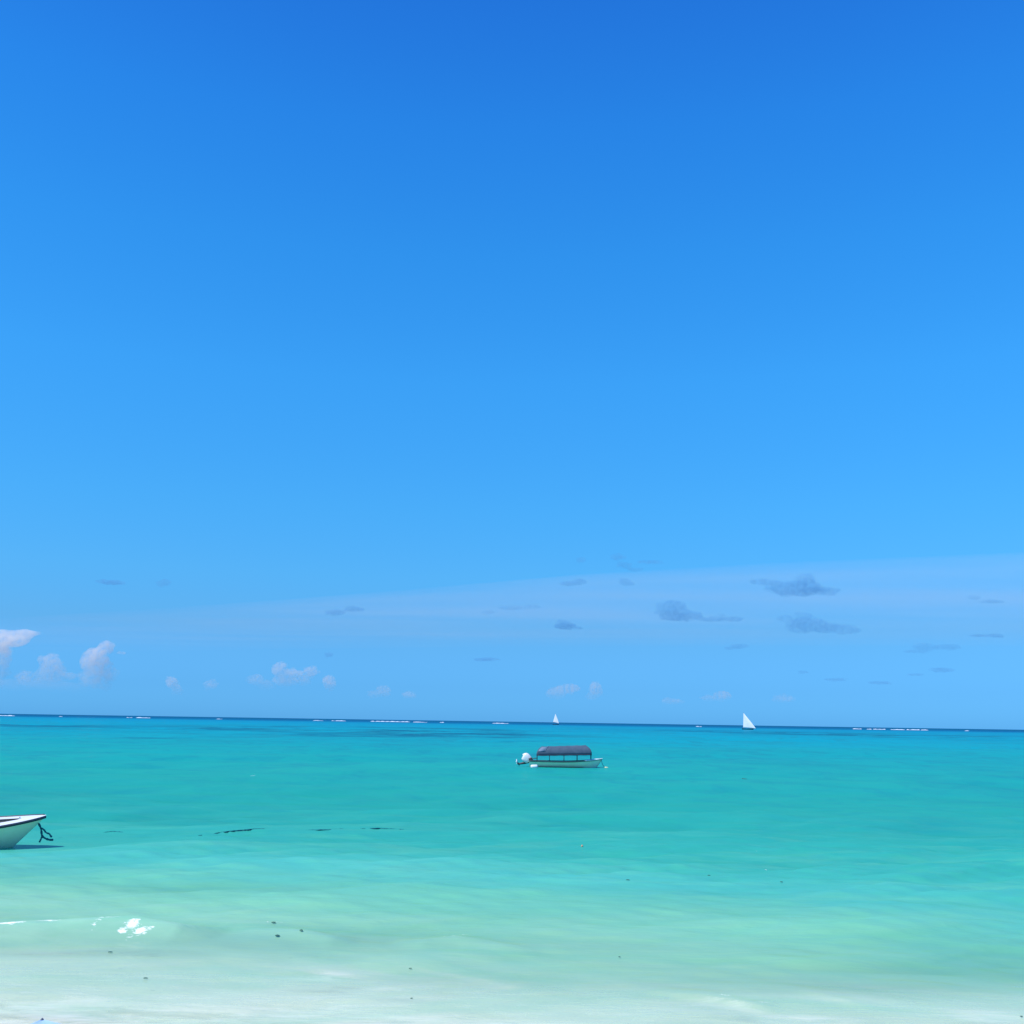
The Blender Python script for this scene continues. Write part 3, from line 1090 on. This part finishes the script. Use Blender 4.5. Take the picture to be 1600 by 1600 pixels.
# ---- white boat whose bow enters the picture at the left
tip = at(72.5, 1275, 41.0)
k2 = 41.0 / F_PX
Lb = 7.2
HB = Hull(Lb, 2.3, tip.z - .42, tip.z - .38, tip.z, .32, 1.30, .88, .52, .42, 2.1, .74)
ang = R(14)
root2 = empty("motor_boat", (0, 0, 0))
root2.rotation_euler = (R(7.0), 0, ang)
off_ = root2.rotation_euler.to_matrix() @ Vector((Lb, 0, tip.z))
root2.location = Vector((tip.x - off_.x, tip.y - off_.y, tip.z - off_.z))
tag(root2, "white open boat with navy rub rail, only its bow inside the left edge", "boat")
bm = bmesh.new()
HB.shell(bm, 60, 16)
h2 = link_bm("hull", bm, HULLW, root2)
h2.modifiers.new("shell", 'SOLIDIFY').thickness = .03
bm = bmesh.new()
HB.rail(bm, .055, 0, .997, -.02, 70, (-1,))
HB.rail(bm, .036, 0, .985, .035, 70, (1,))
link_bm("rub_rail", bm, NAVY, root2)
bm = bmesh.new()
HB.full_deck(bm, .87, 1.0, .035, .03)
HB.ring_deck(bm, .0, .87, .56, .035, .012)
HB.full_deck(bm, 0, .12, .035, .02)
link_bm("deck", bm, WHITE, root2)
bm = bmesh.new()
for side in (-1, 1):
    add_grid(bm, [[HB.top(.12 + .75 * i / 30, side, .56, .046), HB.top(.12 + .75 * i / 30, side, .57, -.52)] for i in range(31)])
add_grid(bm, [[HB.top(.87, -1, .56, .046), HB.top(.87, 1, .56, .046)], [HB.top(.87, -1, .57, -.5), HB.top(.87, 1, .57, -.5)]])
add_grid(bm, [[HB.top(.12 + .75 * i / 30, -1, .57, -.52), HB.top(.12 + .75 * i / 30, 1, .57, -.52)] for i in range(31)])
link_bm("cockpit", bm, COCKPIT, root2)
bm = bmesh.new()
for side in (-1, 1):
    add_tube(bm, [HB.top(.12 + .75 * i / 30, side, .56, .05) for i in range(31)], .014, 6)
link_bm("coaming", bm, WOOD, root2)
bm = bmesh.new()
add_box(bm, HB.top(.872, -1, .5, .08), (.05, .05, .12), None, .01)
link_bm("cleat", bm, ALU, root2)
bm = bmesh.new()
add_box(bm, (Lb * .35, 0, .32), (.35, 1.7, .05), None, .01)
link_bm("bench", bm, WHITE, root2)

# weedy mooring rope: hangs from the bow, then snakes along the surface
D2 = 41.0
dd = .35


def hang(px, py):
    return at(px, py, D2 - dd * 0)


bm = bmesh.new()
rr = random.Random(4)


def clumpy(pts, r, n=30):
    P = [Vector(p) for p in pts]
    out_, rs = [], []
    seg = len(P) - 1
    for i in range(n + 1):
        f = i / n * seg
        a = min(int(f), seg - 1)
        fr_ = f - a
        p0, p1, p2, p3 = P[max(a - 1, 0)], P[a], P[a + 1], P[min(a + 2, seg)]
        q = .5 * ((2 * p1) + (p2 - p0) * fr_ + (2 * p0 - 5 * p1 + 4 * p2 - p3) * fr_ ** 2 + (3 * p1 - p0 - 3 * p2 + p3) * fr_ ** 3)
        out_.append(q)
        rs.append(r * rr.uniform(.75, 1.35))
    return out_, rs


rope = empty("mooring_rope", ground(66, 1317))
tag(rope, "dark weedy rope hanging from the bow of the left boat and snaking over the water", "rope")
inv = Vector(rope.location)


def rope_part(name, pts, r, n=30):
    bm = bmesh.new()
    P, rs = clumpy(pts, r, n)
    add_tube(bm, [p - inv for p in P], rs, 7)
    return link_bm(name, bm, ROPE, rope)


rope_part("hanging_rope", [hang(57, 1282), hang(61, 1288), hang(64, 1295), hang(65, 1302), hang(66, 1306), hang(69, 1309), hang(76, 1312), hang(83, 1312.3)], .034, 40)
rope_part("rope_tail", [hang(66, 1306), hang(64, 1311), hang(61.5, 1316)], .032, 14)
rope_part("rope_loop", [hang(65, 1294), hang(69, 1297), hang(72, 1301), hang(77, 1303), hang(79, 1306), hang(81, 1308)], .030, 24)
surf = [(83, 1311.5, -.02), (97, 1308.5, -.018), (112, 1306.5, -.026), (128, 1305, -.016), (145, 1303.5, -.022), (160, 1301, -.01), (175, 1299.3, .012), (188, 1300, .0), (205, 1301.5, -.06),
        (270, 1303, -.12), (330, 1303.5, -.02), (338, 1303, .03), (358, 1301.3, .07), (375, 1299.5, .06), (395, 1297, .04), (410, 1295, .0), (430, 1294, -.04),
        (470, 1296.5, -.03), (492, 1297, .006), (515, 1296.5, .004), (540, 1294.5, -.012), (560, 1293.7, -.03), (590, 1294.2, .004), (615, 1295, -.006), (650, 1295.5, -.05)]
fine_surf = []
for p_, q_ in zip(surf[:-1], surf[1:]):
    nn = max(1, int((q_[0] - p_[0]) / 5))
    fine_surf += [tuple(a_ + (b_ - a_) * i / nn for a_, b_ in zip(p_, q_)) for i in range(nn)]
fine_surf.append(surf[-1])
rope_part("floating_rope", [afloat(x, y) + Vector((0, 0, z - .010)) for x, y, z in fine_surf], .026, 320)


# ---- two lateen-rigged sailing boats by the reef
def sailing_boat(label, dist, hull_px, peak, tack, clew, belly):
    """hull_px: stern and bow columns and waterline row; peak, tack, clew: corners of the sail."""
    k = dist / F_PX
    c = at((hull_px[0] + hull_px[1]) / 2, hull_px[2], dist)
    c.z = 0
    Lh = (hull_px[1] - hull_px[0]) * k * 1.05
    r0 = empty("sailing_boat", (c.x, c.y, 0), R(-1))
    tag(r0, label, "sailing boat", "sailing boats by the reef")
    hh = Hull(Lh, Lh * .2, Lh * .085, Lh * .06, Lh * .11, .3, Lh * .1, .6, .4, .45, 2)
    bm = bmesh.new()
    hh.shell(bm, 24, 8)
    o = link_bm("hull", bm, WOOD, r0)
    o.location.x = -Lh / 2
    o.modifiers.new("shell", 'SOLIDIFY').thickness = .06
    bm = bmesh.new()
    hh.rail(bm, .12, 0, 1, .02, 24)
    o = link_bm("gunwale", bm, WOOD, r0)
    o.location.x = -Lh / 2

    def loc(p):
        q = at(p[0], p[1], dist)
        return Vector((q.x - c.x, -.6, q.z))
    P, T, K = loc(peak), loc(tack), loc(clew)
    bm = bmesh.new()
    N = 14
    rows = []
    for i in range(N + 1):
        u = i / N
        a, b_ = T.lerp(P, u), K.lerp(P, u)
        row = []
        for j in range(N + 1):
            v = j / N
            q = a.lerp(b_, v)
            q.y -= belly * math.sin(math.pi * v) * (1 - u) ** .6 * (u + .25)
            q.x += belly * .12 * math.sin(math.pi * u) * v
            q.y -= (q.x - T.x) * .9
            row.append(q)
        rows.append(row)
    add_grid(bm, rows)
    bmesh.ops.remove_doubles(bm, verts=bm.verts, dist=.01)
    link_bm("sail", bm, SAIL, r0).modifiers.new("cloth", 'SOLIDIFY').thickness = .05
    bm = bmesh.new()
    add_tube(bm, [K + (K - P) * .02 + Vector((0, .3 - (K.x - T.x) * .9, 0)), K.lerp(P, .5) + Vector((.1, .3 - (K.x - T.x) * .45, 0)), P + (P - K) * .03 + Vector((0, .3, 0))], [.12, .17, .08], 8)
    link_bm("yard", bm, WOOD, r0)
    mx = (K.x * .55 + T.x * .45)
    bm = bmesh.new()
    add_tube(bm, [(mx, 0, .2), (mx + .1, 0, P.z * .62)], [.17, .11], 8)
    link_bm("mast", bm, WOOD, r0)
    bm = bmesh.new()
    add_tube(bm, [T, T.lerp(Vector((-Lh * .45, 0, .8)), .6) + Vector((0, 0, -.3)), (-Lh * .45, 0, .8)], .035, 6)
    link_bm("sheet_rope", bm, WOOD, r0)
    return r0


sailing_boat("larger white triangular sail on a dark low hull, right of the covered boat", 1180, (1160, 1178, 1139.2),
             (1161.4, 1114), (1161, 1137.0), (1177.8, 1138.6), 2.2)
sailing_boat("smaller narrow white sail far off, almost above the covered boat's motor end", 1950, (863.8, 873.2, 1131.0),
             (867.8, 1115.2), (864.2, 1128.4), (873.2, 1130.6), 2.2)

# ---- surf breaking on the reef: low heaps of foam far out
breakers = [
    (-6, 23, 2.4, "foam bank of breaking surf cut by the left edge of the photo"),
    (92, 97, 1.3, "single speck of breaking surf nearest to the bank at the left edge"),
    (196, 206, 1.4, "faint dash of breaking surf just left of a brighter short one"),
    (212, 234, 2.2, "bright short line of breaking surf below the lone white puff"),
    (338, 347, 1.2, "tiny faint dash of breaking surf below a faint round white puff"),
    (489, 505, 1.5, "pale thin line of breaking surf below the square little puff"),
    (517, 541, 1.8, "broken line of breaking surf left of the longest one"),
    (578, 641, 2.4, "longest unbroken line of breaking surf, left of centre"),
    (645, 668, 2.0, "line of breaking surf touching the end of the longest one"),
    (687, 694, 2.4, "stubby dot of breaking surf alone between two lines at centre"),
    (769, 795, 2.2, "line of breaking surf left of the smaller sail"),
    (1087, 1097, 2.0, "lone dash of breaking surf left of the larger sail"),
    (1331, 1347, 2.4, "first line of breaking surf in the long chain on the right"),
    (1354, 1361, 2.0, "smallest dot of breaking surf inside the chain on the right"),
    (1363, 1384, 2.4, "second long line of breaking surf in the chain on the right"),
    (1391, 1413, 2.1, "middle thin line of breaking surf in the chain on the right"),
    (1416, 1436, 2.6, "thickest line of breaking surf in the chain on the right"),
    (1437, 1450, 2.3, "last line of breaking surf ending the chain on the right"),
    (1506, 1513, 1.8, "isolated dot of breaking surf near the right edge of the photo"),
]
gb = random.Random(21)
for (x0, x1, h, label) in breakers:
    D = 2250 + gb.uniform(-60, 60)
    hz = 800 + math.tan(PITCH) * 0
    a, c = at(x0, 1130, D), at(x1, 1130, D)
    n = max(8, int((c.x - a.x) / 2.2))
    bm = bmesh.new()
    rows = []
    for i in range(n + 1):
        u = i / n
        env = min(1, 3.5 * math.sin(math.pi * u) ** .8 + .05)
        hh = .62 * h * env * (.65 + .35 * math.sin(i * .9 + x0) * math.sin(i * .37) + gb.uniform(-.18, .18))
        wob = 3 * math.sin(i * .21 + x0)
        wd_ = 3.2 * env + .4
        cxx = a.x + (c.x - a.x) * u - (a.x + c.x) / 2
        rows.append([Vector((cxx, wob - wd_ * 1.4, -.3)), Vector((cxx, wob - wd_ * .7, hh * .45)), Vector((cxx, wob - wd_ * .25, hh * .9)), Vector((cxx, wob, hh)),
                     Vector((cxx, wob + wd_ * .5, hh * .75)), Vector((cxx, wob + wd_ * 1.3, hh * .25)), Vector((cxx, wob + wd_ * 2, -.3))])
    add_grid(bm, rows)
    o = link_bm("breaking_wave", bm, FOAM)
    o.location = ((a.x + c.x) / 2, D, 0)
    tag(o, label, "wave", "surf breaking along the reef")

# ---- scraps of seaweed afloat
scraps = [
    (433, 1467.5, 8.5, 3.6, "flat dark scrap of seaweed behind the small wave, larger of the close pair"),
    (470.5, 1457.5, 5.5, 4.4, "round dark scrap of seaweed, upper one of the close pair"),
    (172, 1489.5, 9, 2.4, "thin dark scrap of seaweed in the milky shallows below the foam"),
    (227.5, 1530.5, 8, 2.2, "thin dark scrap of seaweed nearest the beach on the left"),
    (427.5, 1443, 7, 3.0, "faint forked sprig of seaweed just above the close pair"),
    (981, 1376, 7, 1.6, "small seaweed scrap, leftmost of three adrift right of centre"),
    (1108, 1369, 5, 1.6, "small seaweed scrap, middle and farthest of three adrift right of centre"),
    (1221, 1379, 4.5, 1.3, "small seaweed scrap, rightmost of three adrift right of centre"),
    (968, 1497, 3.5, 1.3, "lone speck of seaweed in the green shallows at centre"),
    (641, 1515, 5.5, 1.2, "thin speck of seaweed on the pale sand left of centre"),
    (643, 1562, 4, 1.6, "speck of seaweed in the milky wash at the bottom of the photo"),
    (1162.5, 1217.5, 6.5, 2.2, "far dark scrap of seaweed level with the covered boat, to its right"),
    (1596, 1590, 5, 2, "pale brown speck of seaweed in the bottom right corner"),
]
gs = random.Random(5)
for (px, py, wpx, hpx, label) in scraps:
    c = afloat(px, py)
    k = (ground(px + 1, py, c.z) - c).length
    kz = k / max(.05, abs(ray(px, py).z))
    wpx, hpx = wpx * .75, hpx * .5
    wd_, dp_ = wpx * k, hpx * kz * .45
    bm = bmesh.new()
    for s_ in range(6):
        a0 = gs.uniform(0, 6.28)
        cx_, cy_ = gs.uniform(-.18, .18) * wd_, gs.uniform(-.25, .25) * dp_
        pts = []
        for i in range(6):
            f = i / 5 - .5
            pts.append((cx_ + f * wd_ * gs.uniform(.75, 1.0), cy_ + math.sin(a0 + f * 4) * dp_ * .35, .012 + .55 * hpx * k * math.cos(f * 3) * gs.uniform(.2, .8)))
        rs = [.006 + .5 * hpx * k * .32 * (1 - abs(2 * (i / 5 - .5)) ** 2) for i in range(6)]
        add_tube(bm, pts, rs, 6)
    o = link_bm("seaweed_scrap", bm, WEED)
    zi = sea_z(c.x, c.y)
    o.location = (c.x, c.y, zi + .012)
    o.rotation_euler = (0, 0, gs.uniform(-.4, .4))
    tag(o, label, "seaweed", "scraps of seaweed afloat")

c = afloat(909.5, 1326)
bm = bmesh.new()
bmesh.ops.create_uvsphere(bm, u_segments=14, v_segments=10, radius=.042)
add_tube(bm, [(0, 0, .03), (0, 0, .06)], .012, 8)
o = link_bm("marker_float", bm, BUOYO)
o.location = (c.x, c.y, sea_z(c.x, c.y) + .02)
tag(o, "tiny orange float bobbing on the open water below the covered boat", "float")

# ---- parasol on the beach, only the very top of it in view
ap = at(66, 1590.6, 6.0)
gz = float(bed(np.array([[ap.x]]), np.array([[ap.y]]))[0, 0])
par = empty("parasol", (ap.x, ap.y, gz))
tag(par, "pale blue parasol top with a dark tip poking up at the bottom left corner", "parasol")
hp = ap.z - gz
bm = bmesh.new()
NR, NA = 10, 48
rows = []
for i in range(NR + 1):
    f = i / NR
    r_ = .01 + 1.15 * f
    row = []
    for j in range(NA + 1):
        a = 2 * math.pi * j / NA
        scal = 1 - .05 * f * abs(math.sin(4 * a))
        dz_ = -(.40 * r_ + .02 * r_ * r_) - .02 * f * abs(math.sin(4 * a))
        row.append(Vector((r_ * scal * math.cos(a), r_ * scal * math.sin(a), hp - .006 + dz_)))
    rows.append(row)
add_grid(bm, rows)
bmesh.ops.remove_doubles(bm, verts=bm.verts, dist=.0005)
link_bm("canopy", bm, BLUECLOTH, par).modifiers.new("cloth", 'SOLIDIFY').thickness = .004
bm = bmesh.new()
add_tube(bm, [(0, 0, -.4), (0, 0, hp - .05)], .022, 12)
link_bm("pole", bm, ALU, par)
bm = bmesh.new()
add_tube(bm, [(0, 0, hp - .04), (0, 0, hp - .014), (0, 0, hp - .004), (0, 0, hp)], [.012, .009, .007, .003], 10)
link_bm("finial", bm, DARKCAP, par)
for j in range(8):
    a = 2 * math.pi * j / 8
    bm = bmesh.new()
    add_tube(bm, [(math.cos(a) * r_, math.sin(a) * r_, hp - .03 - (.40 * r_ + .02 * r_ * r_)) for r_ in (.04, .4, .8, 1.14)], .006, 6)
    link_bm("rib", bm, ALU, par)
